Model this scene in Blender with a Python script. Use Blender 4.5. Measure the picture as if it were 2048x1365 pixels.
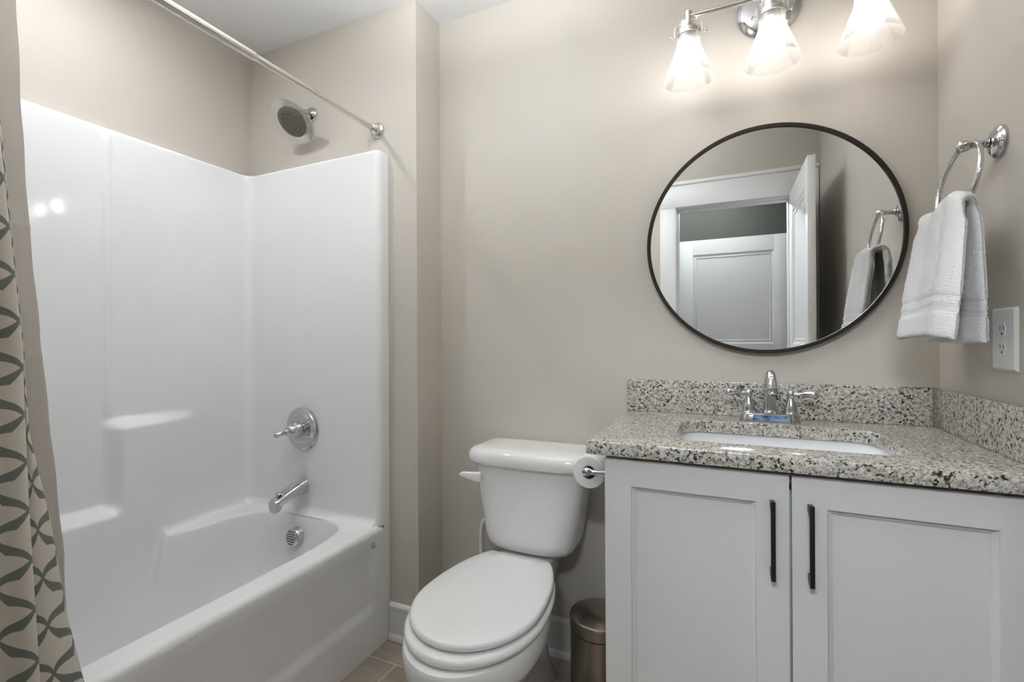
import bpy, bmesh, math, random
from mathutils import Vector, Matrix, noise
random.seed(7)
for o in list(bpy.data.objects): bpy.data.objects.remove(o)
S = bpy.context.scene
COL = S.collection
PI = math.pi
sin, cos, sqrt = math.sin, math.cos, math.sqrt

# ------------------------------------------------------------------ camera, world, exposure, lights
cam_d = bpy.data.cameras.new('camera'); cam = bpy.data.objects.new('camera', cam_d); COL.objects.link(cam)
cam_d.sensor_width = 36.0; cam_d.lens = 939.56 / 2048 * 36.0; cam_d.clip_start = 0.02
cam.matrix_world = Matrix.Translation((0, 0, 1.16)) @ Matrix.Rotation(0.4215, 4, 'Z') @ Matrix.Rotation(PI/2 + 0.0002, 4, 'X') @ Matrix.Rotation(-0.0053, 4, 'Z')
S.camera = cam
S.view_settings.view_transform = 'Standard'; S.view_settings.look = 'None'
S.view_settings.gamma = 1.0; S.view_settings.use_curve_mapping = False
S.view_settings.exposure = 0.17
W = bpy.data.worlds.new('world'); S.world = W; W.use_nodes = True
W.node_tree.nodes['Background'].inputs[0].default_value = (0.03, 0.03, 0.03, 1)
S.cycles.max_bounces = 12; S.cycles.transparent_max_bounces = 16; S.cycles.sample_clamp_indirect = 40.0
S.cycles.caustics_reflective = False; S.cycles.caustics_refractive = False

BULB_STRENGTH = 25.0
def area_light(name, loc, power, size, color=(1, 1, 1), rot=(0, 0, 0), size_y=None, parent=None):
    d = bpy.data.lights.new(name, 'AREA'); d.energy = power; d.color = color
    d.shape = 'DISK' if size_y is None else 'RECTANGLE'; d.size = size
    if size_y: d.size_y = size_y
    o = bpy.data.objects.new(name, d); COL.objects.link(o); o.location = loc; o.rotation_euler = rot
    return o
area_light('shower_downlight_lamp', (-1.587, 0.76, 2.452), 4.1, 0.065, (0.96, 0.98, 1.0))
area_light('added_fill_uplight', (-0.62, 0.78, 2.120), 19.5, 0.30, (0.93, 0.97, 1.0), rot=(PI, 0, 0))  # added fill: bounces off the ceiling to brighten the whole room
area_light('added_hall_fill', (-0.20, -1.08, 2.405), 29.0, 0.80, (0.88, 0.95, 1.0), rot=(math.radians(80), 0, 0), size_y=0.13)  # added fill from behind the doorway, lifts the low front surfaces

# ------------------------------------------------------------------ room numbers (metres)
XL, XJ, XR = -1.984, -1.061, 0.5407     # left wall, jog, right wall
YB, YE, YR = 1.65, 1.4853, -0.107       # mirror wall, shower-head wall, door wall
ZC = 2.470

# ------------------------------------------------------------------ node helpers
class NT:
    def __init__(s, name):
        s.m = bpy.data.materials.new(name); s.m.use_nodes = True; s.t = s.m.node_tree
        s.n = s.t.nodes; s.p = s.n['Principled BSDF']; s.out = s.n['Material Output']
    def add(s, kind, **kw):
        n = s.n.new(kind)
        for k, v in kw.items(): setattr(n, k, v)
        return n
    def link(s, a, b): s.t.links.new(a, b)
    def put(s, sock, v):
        if hasattr(v, 'is_output'): s.link(v, sock)
        else: sock.default_value = v
    def math(s, op, a, b=None, c=None, clamp=False):
        n = s.add('ShaderNodeMath', operation=op); n.use_clamp = clamp
        s.put(n.inputs[0], a)
        if b is not None: s.put(n.inputs[1], b)
        if c is not None: s.put(n.inputs[2], c)
        return n.outputs[0]
    def mix(s, f, a, b):
        n = s.add('ShaderNodeMix', data_type='RGBA'); s.put(n.inputs[0], f)
        s.put(n.inputs[6], a if hasattr(a, 'is_output') else (*a, 1)); s.put(n.inputs[7], b if hasattr(b, 'is_output') else (*b, 1))
        return n.outputs[2]
    def coord(s, which='Object', scale=(1, 1, 1), loc=(0, 0, 0)):
        c = s.add('ShaderNodeTexCoord'); m = s.add('ShaderNodeMapping')
        s.link(c.outputs[which], m.inputs[0]); m.inputs['Scale'].default_value = scale; m.inputs['Location'].default_value = loc
        return m.outputs[0]
    def noise(s, vec, scale, detail=2.0, rough=0.5):
        n = s.add('ShaderNodeTexNoise'); s.link(vec, n.inputs['Vector'])
        n.inputs['Scale'].default_value = scale; n.inputs['Detail'].default_value = detail; n.inputs['Roughness'].default_value = rough
        return n.outputs['Fac']
    def ramp(s, f, stops):
        n = s.add('ShaderNodeValToRGB'); s.put(n.inputs[0], f)
        e = n.color_ramp.elements
        while len(e) < len(stops): e.new(0.5)
        for el, (p, c) in zip(e, stops): el.position = p; el.color = (*c, 1) if len(c) == 3 else c
        return n.outputs[0]
    def bump(s, h, strength=0.1, dist=0.01):
        n = s.add('ShaderNodeBump'); n.inputs['Strength'].default_value = strength; n.inputs['Distance'].default_value = dist
        s.put(n.inputs['Height'], h); s.link(n.outputs[0], s.p.inputs['Normal']); return n
    def base(s, col=None, rough=0.5, metal=0.0, spec=None, coat=None):
        if col is not None: s.put(s.p.inputs['Base Color'], col if hasattr(col, 'is_output') else (*col, 1))
        s.put(s.p.inputs['Roughness'], rough); s.p.inputs['Metallic'].default_value = metal
        if spec is not None: s.p.inputs['Specular IOR Level'].default_value = spec
        if coat: s.p.inputs['Coat Weight'].default_value = coat; s.p.inputs['Coat Roughness'].default_value = 0.05
        return s.m

def plain(name, col, rough=0.5, metal=0.0, spec=None, bump=None, coat=None, vary=0.0):
    t = NT(name); v = t.coord()
    c = col
    if vary:
        f = t.noise(v, 3.0, 3)
        c = t.mix(f, tuple(x*(1-vary) for x in col), tuple(min(1, x*(1+vary)) for x in col))
    t.base(c, rough, metal, spec, coat)
    if bump: t.bump(t.noise(v, bump[0], 2), bump[1], bump[2])
    return t.m

M = {}
M['wall'] = plain('beige_paint', (0.590, 0.545, 0.488), 0.55, bump=(260, 0.12, 0.002), vary=0.012)
M['ceiling'] = plain('white_ceiling_paint', (0.80, 0.80, 0.795), 0.8, bump=(180, 0.1, 0.002), vary=0.01)
M['trim'] = plain('white_trim_paint', (0.80, 0.80, 0.80), 0.32, vary=0.01)
M['hallwall'] = plain('dark_hall_paint', (0.085, 0.088, 0.074), 0.6, bump=(200, 0.1, 0.002), vary=0.03)
M['acrylic'] = plain('white_gelcoat', (0.86, 0.86, 0.86), 0.075, bump=(6, 0.02, 0.01), vary=0.006)
M['porcelain'] = plain('white_porcelain', (0.83, 0.83, 0.82), 0.07, coat=0.5, vary=0.005)
M['plastic'] = plain('white_seat_plastic', (0.83, 0.83, 0.82), 0.16, vary=0.005)
M['sinkwhite'] = plain('white_sink_glaze', (0.85, 0.85, 0.85), 0.08, vary=0.004)
M['chrome'] = plain('polished_chrome', (0.60, 0.60, 0.61), 0.06, 1.0, vary=0.02)
M['nickel'] = plain('brushed_nickel', (0.66, 0.63, 0.58), 0.24, 1.0, vary=0.03)
M['cabinet'] = plain('pale_cabinet_paint', (0.70, 0.70, 0.695), 0.38, vary=0.008)
M['black'] = plain('matte_black_metal', (0.006, 0.006, 0.006), 0.42, vary=0.05)
M['bronze'] = plain('dark_bronze_frame', (0.030, 0.024, 0.018), 0.38, 0.5, vary=0.1)
M['dark'] = plain('dark_recess', (0.012, 0.012, 0.012), 0.7, vary=0.05)
M['paper'] = plain('white_tissue_paper', (0.80, 0.80, 0.795), 0.9, bump=(420, 0.25, 0.001), vary=0.01)
M['grayface'] = plain('grey_rubber_spray_face', (0.13, 0.115, 0.09), 0.5, vary=0.06)
M['grayring'] = plain('light_grey_nozzle', (0.24, 0.22, 0.18), 0.5, vary=0.06)
M['plate'] = plain('white_outlet_plastic', (0.80, 0.81, 0.81), 0.3, vary=0.004)
M['film'] = None
def mirror_mat():
    t = NT('mirror_glass'); v = t.coord()
    c = t.mix(t.noise(v, 2.0, 1), (0.89, 0.90, 0.90), (0.90, 0.91, 0.91))
    return t.base(c, 0.0, 1.0)
M['mirror'] = mirror_mat()
def glass_mat(name, tint, transl, seed):
    t = NT(name); v = t.coord()
    vor = t.add('ShaderNodeTexVoronoi'); t.link(v, vor.inputs['Vector']); vor.inputs['Scale'].default_value = 230
    spot = t.math('LESS_THAN', vor.outputs['Distance'], 0.16)
    tr = t.add('ShaderNodeBsdfTransparent'); tr.inputs[0].default_value = (tint, tint, tint, 1)
    tl = t.add('ShaderNodeBsdfTranslucent'); tl.inputs[0].default_value = (0.95, 0.95, 0.94, 1)
    df = t.add('ShaderNodeBsdfDiffuse'); df.inputs[0].default_value = (0.9, 0.9, 0.9, 1)
    gl = t.add('ShaderNodeBsdfGlossy'); gl.inputs[0].default_value = (1, 1, 1, 1); gl.inputs['Roughness'].default_value = 0.04
    lw = t.add('ShaderNodeLayerWeight'); lw.inputs[0].default_value = 0.35
    m0 = t.add('ShaderNodeMixShader'); m0.inputs[0].default_value = 0.45; t.link(tl.outputs[0], m0.inputs[1]); t.link(df.outputs[0], m0.inputs[2])
    f = t.math('ADD', t.math('MULTIPLY', spot, seed), transl, clamp=True)
    edge = t.math('MULTIPLY', t.math('POWER', lw.outputs['Facing'], 3.0), 0.55)
    f = t.math('ADD', f, edge, clamp=True)
    m1 = t.add('ShaderNodeMixShader'); t.link(f, m1.inputs[0]); t.link(tr.outputs[0], m1.inputs[1]); t.link(m0.outputs[0], m1.inputs[2])
    m2 = t.add('ShaderNodeMixShader'); t.link(t.math('MULTIPLY', lw.outputs['Fresnel'], 0.5), m2.inputs[0]); t.link(m1.outputs[0], m2.inputs[1]); t.link(gl.outputs[0], m2.inputs[2])
    t.link(m2.outputs[0], t.out.inputs[0]); return t.m
M['shade'] = glass_mat('seeded_glass', 0.95, 0.075, 0.22)
M['clearplastic'] = glass_mat('clear_plastic', 0.97, 0.10, 0.0)
def bulb_mat():
    t = NT('lit_bulb'); v = t.coord()
    t.base((0.9, 0.9, 0.9), 0.4)
    t.p.inputs['Emission Color'].default_value = (1.0, 0.96, 0.91, 1); t.p.inputs['Emission Strength'].default_value = BULB_STRENGTH
    t.put(t.p.inputs['Base Color'], t.mix(t.noise(v, 5), (0.9, 0.9, 0.9), (0.88, 0.88, 0.88)))
    return t.m
M['bulb'] = bulb_mat()
def lens_mat():
    t = NT('lit_diffuser'); v = t.coord(); t.base(t.mix(t.noise(v, 5), (0.9, 0.9, 0.9), (0.88, 0.88, 0.88)), 0.4)
    t.p.inputs['Emission Color'].default_value = (1.0, 0.96, 0.9, 1); t.p.inputs['Emission Strength'].default_value = 1.2
    return t.m
M['lens'] = lens_mat()
def granite():
    t = NT('speckled_granite'); v = t.coord()
    big = t.noise(v, 38, 3, 0.6)
    n1 = t.noise(v, 120, 4, 0.62)
    base = t.ramp(n1, [(0.32, (0.20, 0.185, 0.165)), (0.45, (0.43, 0.41, 0.375)), (0.55, (0.61, 0.59, 0.55)), (0.70, (0.72, 0.71, 0.68))])
    warm = t.ramp(big, [(0.42, (1, 1, 1)), (0.70, (0.94, 0.88, 0.80))])
    mul = t.add('ShaderNodeMix', data_type='RGBA', blend_type='MULTIPLY'); mul.inputs[0].default_value = 1.0
    t.link(base, mul.inputs[6]); t.link(warm, mul.inputs[7])
    v2 = t.coord(loc=(3.1, 1.7, 5.3))
    n2 = t.noise(v2, 165, 3, 0.55)
    clus = t.noise(v2, 30, 2, 0.5)
    thr = t.math('MULTIPLY_ADD', clus, 0.24, 0.292)
    dark = t.math('LESS_THAN', n2, thr)
    soft = t.math('SUBTRACT', 1.0, t.math('MULTIPLY', t.math('SUBTRACT', n2, t.math('SUBTRACT', thr, 0.03), clamp=True), 22.0, clamp=True))
    c = t.mix(soft, mul.outputs[2], (0.040, 0.034, 0.030))
    v3 = t.coord(loc=(7.7, 2.2, 9.1))
    n3 = t.noise(v3, 260, 2, 0.5)
    c = t.mix(t.math('MULTIPLY', t.math('LESS_THAN', n3, 0.33), 0.8), c, (0.015, 0.013, 0.013))
    return t.base(c, 0.12)
M['granite'] = granite()
def floor_mat():
    t = NT('wood_look_tile')
    v = t.coord(loc=(1.075, -1.366, 0))
    b = t.add('ShaderNodeTexBrick'); t.link(v, b.inputs['Vector'])
    b.offset = 0.35; b.offset_frequency = 2; b.inputs['Scale'].default_value = 1.0
    b.inputs['Brick Width'].default_value = 0.61; b.inputs['Row Height'].default_value = 0.152
    b.inputs['Mortar Size'].default_value = 0.0022; b.inputs['Mortar Smooth'].default_value = 0.1
    b.inputs['Color1'].default_value = (0.340, 0.284, 0.238, 1); b.inputs['Color2'].default_value = (0.405, 0.346, 0.294, 1)
    b.inputs['Mortar'].default_value = (0.50, 0.46, 0.42, 1)
    v2 = t.coord(scale=(5, 75, 1)); g = t.noise(v2, 1.0, 5, 0.65)
    v3 = t.coord(scale=(2.0, 14, 1)); g2 = t.noise(v3, 1.0, 3, 0.6)
    grain = t.math('ADD', t.math('MULTIPLY', g, 0.6), t.math('MULTIPLY', g2, 0.5))
    gr = t.ramp(grain, [(0.36, (0.76, 0.745, 0.72)), (0.70, (1.16, 1.15, 1.13))])
    mul = t.add('ShaderNodeMix', data_type='RGBA', blend_type='MULTIPLY'); mul.inputs[0].default_value = 1.0
    t.link(b.outputs['Color'], mul.inputs[6]); t.link(gr, mul.inputs[7])
    c = t.mix(b.outputs['Fac'], mul.outputs[2], (0.60, 0.56, 0.51))
    t.base(c, 0.38); t.bump(t.math('SUBTRACT', grain, b.outputs['Fac']), 0.08, 0.002)
    return t.m
M['floor'] = floor_mat()
def curtain_mat():
    t = NT('trellis_print_fabric')
    c = t.add('ShaderNodeTexCoord'); sp = t.add('ShaderNodeSeparateXYZ'); t.link(c.outputs['UV'], sp.inputs[0])
    CW, CH = 0.112, 0.089
    p = t.math('DIVIDE', sp.outputs[0], CW); q = t.math('DIVIDE', sp.outputs[1], CH)
    a = t.math('ADD', p, q); b = t.math('SUBTRACT', p, q)
    def band(m, o, side):      # wavy diagonal bands, thin at the crossings, one edge smooth and the other scalloped to a cusp
        wob = t.math('MULTIPLY', t.math('SINE', t.math('MULTIPLY', o, 2*PI)), 0.055)
        f = t.math('MULTIPLY', t.math('SUBTRACT', t.math('FRACT', t.math('ADD', t.math('ADD', m, wob), 100.5)), 0.5), side)
        w1 = t.math('MULTIPLY_ADD', t.math('ABSOLUTE', t.math('SINE', t.math('MULTIPLY', o, PI))), 0.082, 0.032)
        tri = t.math('SUBTRACT', 1.0, t.math('ABSOLUTE', t.math('MULTIPLY_ADD', t.math('FRACT', t.math('ADD', o, 100.0)), 2.0, -1.0)))
        w2 = t.math('MULTIPLY_ADD', t.math('POWER', tri, 1.7), 0.155, 0.030)
        return t.math('MULTIPLY', t.math('LESS_THAN', f, w1), t.math('GREATER_THAN', f, t.math('MULTIPLY', w2, -1.0)))
    k = t.math('MAXIMUM', band(a, b, 1.0), band(b, a, -1.0))
    col = t.mix(k, (0.62, 0.565, 0.495), (0.150, 0.172, 0.150))
    v = t.coord('UV', scale=(1, 1, 1)); wv = t.noise(v, 900, 2)
    col2 = t.mix(t.math('MULTIPLY', wv, 0.18), col, (0.3, 0.28, 0.25))
    t.base(col2, 0.85); t.bump(wv, 0.15, 0.001)
    return t.m
M['curtain'] = curtain_mat()
def liner_mat():
    t = NT('beige_liner_fabric'); v = t.coord('UV'); wv = t.noise(v, 700, 2)
    t.base(t.mix(wv, (0.43, 0.39, 0.345), (0.49, 0.45, 0.40)), 0.8); t.bump(wv, 0.12, 0.001)
    return t.m
M['liner'] = liner_mat()
def towel_mat():
    t = NT('white_terry_cloth')
    c = t.add('ShaderNodeTexCoord'); sp = t.add('ShaderNodeSeparateXYZ'); t.link(c.outputs['UV'], sp.inputs[0])
    v = t.coord('UV')
    loop = t.noise(v, 330, 3, 0.6)
    d = sp.outputs[1]           # metres up from the hem
    def inband(lo, hi): return t.math('MULTIPLY', t.math('GREATER_THAN', d, lo), t.math('LESS_THAN', d, hi))
    k = t.math('MAXIMUM', inband(0.052, 0.066), inband(0.076, 0.088))
    rib = t.math('SINE', t.math('MULTIPLY', d, 2*PI/0.0032))
    h = t.math('ADD', t.math('MULTIPLY', loop, t.math('SUBTRACT', 1.0, k)), t.math('MULTIPLY', t.math('MULTIPLY_ADD', rib, 0.12, -0.1), k))
    t.base(t.mix(loop, (0.88, 0.88, 0.88), (0.95, 0.95, 0.95)), 0.95)
    t.p.inputs['Sheen Weight'].default_value = 0.3
    t.bump(h, 0.8, 0.007)
    return t.m
M['towel'] = towel_mat()
def steel_mat():
    t = NT('brushed_bin_steel')
    v = t.coord(scale=(1, 1, 0.05)); br = t.noise(v, 420, 3)
    v2 = t.coord(loc=(0.2, 0.5, 0.1)); st = t.noise(v2, 70, 4, 0.7); big = t.noise(v2, 9, 2)
    k = t.math('MULTIPLY', t.math('SUBTRACT', t.math('MULTIPLY_ADD', big, 0.5, t.math('MULTIPLY', st, 0.6)), 0.62, clamp=True), 9.0, clamp=True)  # dark spots put into the steel colour to stand for reflections
    c = t.mix(br, (0.36, 0.315, 0.265), (0.44, 0.39, 0.33))
    t.base(t.mix(t.math('MULTIPLY', k, 0.75), c, (0.10, 0.075, 0.055)), 0.24, 1.0)
    t.p.inputs['Anisotropic'].default_value = 0.8; tn = t.add('ShaderNodeTangent', direction_type='RADIAL', axis='Z'); t.link(tn.outputs[0], t.p.inputs['Tangent'])
    t.bump(br, 0.03, 0.001)
    return t.m
M['steel'] = steel_mat()
def film_mat():
    t = NT('blue_protective_film'); v = t.coord(scale=(30, 30, 60)); n = t.noise(v, 1.0, 2)
    c = t.ramp(n, [(0.36, (0.03, 0.04, 0.09)), (0.46, (0.10, 0.19, 0.36)), (0.62, (0.22, 0.36, 0.56))])
    return t.base(c, 0.2)
M['film'] = film_mat()

# ------------------------------------------------------------------ object helpers
def tag(o, label=None, cat=None, group=None, kind=None):
    if label: o['label'] = label
    if cat: o['category'] = cat
    if group: o['group'] = group
    if kind: o['kind'] = kind
    return o
def thing(name, loc, label, cat, group=None):
    o = bpy.data.objects.new(name, None); COL.objects.link(o); o.location = loc; o.empty_display_size = 0.05
    return tag(o, label, cat, group)
def wloc(o):
    v = Vector((0, 0, 0))
    while o is not None: v += o.location; o = o.parent
    return v
def obj(name, geo, mat, parent=None, smooth=True, angle=38, uv=None, origin=None):
    """geo = (verts, faces) in WORLD coordinates; linked as ONE mesh under its parent."""
    vs, fs = geo
    off = wloc(parent) if parent else Vector(origin or (0, 0, 0))
    me = bpy.data.meshes.new(name)
    me.from_pydata([tuple(Vector(v) - off) for v in vs], [], fs)
    bm = bmesh.new(); bm.from_mesh(me)
    if uv is None: bmesh.ops.recalc_face_normals(bm, faces=bm.faces)
    bm.to_mesh(me); bm.free()
    if uv:
        L = me.uv_layers.new(name='UVMap')
        for lp in me.loops: L.data[lp.index].uv = uv[lp.vertex_index]
    if smooth:
        me.polygons.foreach_set('use_smooth', [True]*len(me.polygons)); me.set_sharp_from_angle(angle=math.radians(angle))
    me.materials.append(mat if not isinstance(mat, str) else M[mat])
    o = bpy.data.objects.new(name, me); COL.objects.link(o)
    if parent: o.parent = parent
    elif origin: o.location = origin
    return o
def join(*geos):
    V, F = [], []
    for v, f in geos:
        n = len(V); V += [Vector(p) for p in v]; F += [tuple(i+n for i in q) for q in f]
    return V, F
def box(x0, x1, y0, y1, z0, z1, r=0.0, seg=2):
    bm = bmesh.new(); bmesh.ops.create_cube(bm, size=1.0)
    for v in bm.verts:
        v.co = Vector((x0+(v.co.x+.5)*(x1-x0), y0+(v.co.y+.5)*(y1-y0), z0+(v.co.z+.5)*(z1-z0)))
    if r > 0: bmesh.ops.bevel(bm, geom=list(bm.edges), offset=r, segments=seg, profile=0.5, affect='EDGES')
    bm.verts.index_update()
    g = ([v.co.copy() for v in bm.verts], [tuple(v.index for v in f.verts) for f in bm.faces]); bm.free(); return g
def frame_of(axis):
    a = Vector(axis).normalized()
    h = Vector((0, 0, 1)) if abs(a.z) < 0.95 else Vector((1, 0, 0))
    u = h.cross(a).normalized(); return a, u, a.cross(u)
def lathe(prof, org, axis=(0, 0, 1), seg=48, a0=0.0, a1=2*PI):
    """prof = [(radius, distance along the axis)]"""
    a, u, w = frame_of(axis); org = Vector(org); full = abs(a1-a0-2*PI) < 1e-6
    V, F, ring = [], [], []
    n = seg if full else seg+1
    for r, h in prof:
        if r < 1e-6: ring.append([len(V)]); V.append(org+a*h)
        else:
            ring.append(list(range(len(V), len(V)+n)))
            for k in range(n):
                t = a0+(a1-a0)*k/seg; V.append(org+a*h+(u*cos(t)+w*sin(t))*r)
    for A, B in zip(ring, ring[1:]):
        for k in range(seg):
            k2 = (k+1) % n if full else k+1
            if len(A) == 1 and len(B) == 1: continue
            if len(A) == 1: F.append((A[0], B[k], B[k2]))
            elif len(B) == 1: F.append((A[k], A[k2], B[0]))
            else: F.append((A[k], A[k2], B[k2], B[k]))
    return V, F
def loft(rings, cap0=True, cap1=True, closed=True):
    V, F = [], []; n = len(rings[0])
    for r in rings: V += [Vector(p) for p in r]
    for i in range(len(rings)-1):
        for k in range(n if closed else n-1):
            k2 = (k+1) % n
            F.append((i*n+k, i*n+k2, (i+1)*n+k2, (i+1)*n+k))
    if cap0: F.append(tuple(range(n)))
    if cap1: F.append(tuple((len(rings)-1)*n+k for k in range(n)))
    return V, F
def tube(path, rad, seg=14, closed=False, flat=None):
    P = [Vector(p) for p in path]; n = len(P)
    R = rad if isinstance(rad, (list, tuple)) else [rad]*n
    T = []
    for i in range(n):
        a = P[(i-1) % n] if (closed or i > 0) else P[i]; b = P[(i+1) % n] if (closed or i < n-1) else P[i]
        T.append((b-a).normalized())
    _, u, _ = frame_of(T[0]); rings = []
    for i in range(n):
        u = (u-T[i]*u.dot(T[i])).normalized(); w = T[i].cross(u)
        f = flat[i] if flat else 1.0
        rings.append([P[i]+(u*cos(2*PI*k/seg)+w*sin(2*PI*k/seg)*f)*R[i] for k in range(seg)])
    if closed: rings.append(rings[0])
    g = loft(rings, not closed, not closed); return g
def smoothpath(pts, n=24):
    """Catmull-Rom through the points"""
    P = [Vector(p) for p in pts]; P = [2*P[0]-P[1]]+P+[2*P[-1]-P[-2]]; out = []
    m = len(P)-3
    for i in range(n+1):
        t = i/n*m; k = min(int(t), m-1); t -= k; a, b, c, d = P[k:k+4]
        out.append(0.5*((2*b)+(c-a)*t+(2*a-5*b+4*c-d)*t*t+(3*b-a-3*c+d)*t**3))
    return out
def grid(fn, us, vs):
    V = [fn(u, v) for v in vs for u in us]; n = len(us)
    F = [(j*n+i, j*n+i+1, (j+1)*n+i+1, (j+1)*n+i) for j in range(len(vs)-1) for i in range(n-1)]
    return V, F
def lin(a, b, n): return [a+(b-a)*i/(n-1) for i in range(n)]
def sstep(a, b, x):
    t = max(0.0, min(1.0, (x-a)/(b-a))); return t*t*(3-2*t)
def rrect(x0, x1, y0, y1, r, z, n=8):
    out = []
    for cx, cy, a in ((x1-r, y1-r, 0), (x0+r, y1-r, PI/2), (x0+r, y0+r, PI), (x1-r, y0+r, 1.5*PI)):
        for k in range(n+1): t = a+PI/2*k/n; out.append(Vector((cx+r*cos(t), cy+r*sin(t), z)))
    return out

# ------------------------------------------------------------------ the setting
def struct(name, geo, mat, **k): return tag(obj(name, geo, mat, **k), kind='structure')
TH = 0.11
struct('floor', box(-2.15, 1.3, -1.45, 1.80, -0.12, 0.0), 'floor', smooth=False)
struct('ceiling', box(-2.15, 1.3, -1.45, 1.80, ZC, ZC+0.1), 'ceiling', smooth=False)
struct('wall_back', box(XJ-0.02, XR+TH, YB, YB+TH, 0, ZC), 'wall', smooth=False)
struct('wall_shower', box(XL-TH, XJ, YE, YB+TH, 0, ZC), 'wall', smooth=False)
struct('wall_left', box(XL-TH, XL, YR-TH, YE+0.02, 0, ZC), 'wall', smooth=False)
struct('wall_right', box(XR, XR+TH, YR-TH, YB+0.02, 0, ZC), 'wall', smooth=False)
DX0, DX1, DZ = -0.298, 0.406, 2.068          # rough opening
struct('wall_rear', join(box(XL-0.02, DX0, YR-TH, YR, 0, ZC), box(DX1, XR+0.02, YR-TH, YR, 0, ZC), box(DX0, DX1, YR-TH, YR, DZ, ZC)), 'wall', smooth=False)
struct('wall_hall', join(box(-1.7, 1.25, -1.40, -1.30, 0, ZC), box(-1.7, -1.6, -1.40, YR-TH, 0, ZC), box(1.15, 1.25, -1.40, YR-TH, 0, ZC),
                         box(-1.7, -0.40, YR-TH-0.012, YR-TH-0.001, 0, ZC), box(0.50, 1.25, YR-TH-0.012, YR-TH-0.001, 0, ZC)), 'hallwall', smooth=False)
# door casing and jamb (seen in the mirror)
jx0, jx1, jz = -0.280, 0.388, 2.050
jamb = join(box(DX0, jx0, YR-TH, YR+0.002, 0, jz, 0.001), box(jx1, DX1, YR-TH, YR+0.002, 0, jz, 0.001), box(DX0, DX1, YR-TH, YR+0.002, jz, DZ, 0.001),
            box(jx0, jx0+0.011, YR-TH+0.02, YR-0.042, 0, jz-0.011, 0.001), box(jx1-0.011, jx1, YR-TH+0.02, YR-0.042, 0, jz-0.011, 0.001), box(jx0, jx1, YR-TH+0.02, YR-0.042, jz-0.011, jz, 0.001))
struct('trim_1', jamb, 'trim')
cas = join(box(-0.388, jx0-0.006, YR, YR+0.018, 0, jz+0.006, 0.003), box(jx1+0.006, 0.536, YR, YR+0.018, 0, jz+0.006, 0.003),
           box(-0.388, 0.536, YR, YR+0.020, jz+0.006, 2.205, 0.003), box(-0.398, 0.5395, YR, YR+0.030, 2.205, 2.228, 0.004))
struct('trim_2', cas, 'trim')
def panel_door(w, h, th, name, mat='trim'):
    """door leaf in its own frame: x 0..w, y 0..th, z 0..h, two raised-moulding panels on both faces"""
    st = 0.112; panels = [(st, w-st, 0.22, 0.98), (st, w-st, 1.12, h-0.128)]
    g = [box(0, st, 0, th, 0, h, 0.0015), box(w-st, w, 0, th, 0, h, 0.0015), box(st-0.001, w-st+0.001, 0, th, 0, 0.22), box(st-0.001, w-st+0.001, 0, th, 0.98, 1.12), box(st-0.001, w-st+0.001, 0, th, h-0.128, h)]
    for x0, x1, z0, z1 in panels:
        for y, s in ((0.0, 1), (th, -1)):
            prof = [(0.0, 0.0), (0.006, 0.004), (0.018, 0.009), (0.030, 0.006), (0.034, 0.011)]
            rings = [[Vector((a, y+s*d, b)) for a, b in ((x0+i, z0+i), (x1-i, z0+i), (x1-i, z1-i), (x0+i, z1-i))] for i, d in prof]
            g.append(loft(rings, False, True))
    return join(*g)
leafgeo = panel_door(0.675, 2.045, 0.035, 'door')
# bathroom leaf, swung fully open into the room along the right wall
ang = math.radians(90)
V = [Vector((0.414-p.y, YR+0.024+p.x, 0.012+p.z)) for p in leafgeo[0]]
d1 = struct('door_1', (V, leafgeo[1]), 'trim', angle=25)
tag(obj('door_knob', join(lathe([(0.0, 0), (0.032, 0), (0.032, 0.006), (0.014, 0.010), (0.011, 0.035), (0.024, 0.045), (0.028, 0.058), (0.020, 0.070), (0, 0.072)], (0.379, YR+0.61, 0.96), (-1, 0, 0), 28),
    lathe([(0.0, 0), (0.032, 0), (0.032, 0.006), (0.014, 0.010), (0.011, 0.035), (0.024, 0.045), (0.028, 0.058), (0.020, 0.070), (0, 0.072)], (0.414, YR+0.61, 0.96), (1, 0, 0), 28)), 'nickel', d1), label='round nickel knob')
hd = panel_door(0.860, 2.040, 0.035, 'door')
struct('door_2', ([Vector((-0.350+p.x, -1.225-0.035+p.y, 0.006+p.z)) for p in hd[0]], hd[1]), 'trim', angle=25)
# baseboards with a cap bead and a shoe mould
def baseboard(name, p0, p1, n):
    prof = [(0, 0), (0.020, 0), (0.0195, 0.012), (0.016, 0.022), (0.0125, 0.026), (0.0125, 0.118), (0.015, 0.121), (0.0145, 0.132), (0.009, 0.140), (0, 0.142)]
    p0, p1, n = Vector(p0), Vector(p1), Vector(n)
    g = loft([[p+n*a+Vector((0, 0, z+0.001)) for a, z in prof] for p in (p0, p1)])
    return struct(name, g, 'trim', angle=25)
baseboard('baseboard_back', (XJ, YB, 0), (-0.262, YB, 0), (0, -1, 0))
baseboard('baseboard_jog', (XJ, YE-0.02, 0), (XJ, YB, 0), (1, 0, 0))
baseboard('baseboard_shower', (-1.192, YE, 0), (XJ+0.02, YE, 0), (0, -1, 0))
baseboard('baseboard_right', (XR, 0.62, 0), (XR, 1.10, 0), (-1, 0, 0))
baseboard('baseboard_rear', (-1.18, YR, 0), (-0.39, YR, 0), (0, 1, 0))

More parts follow.
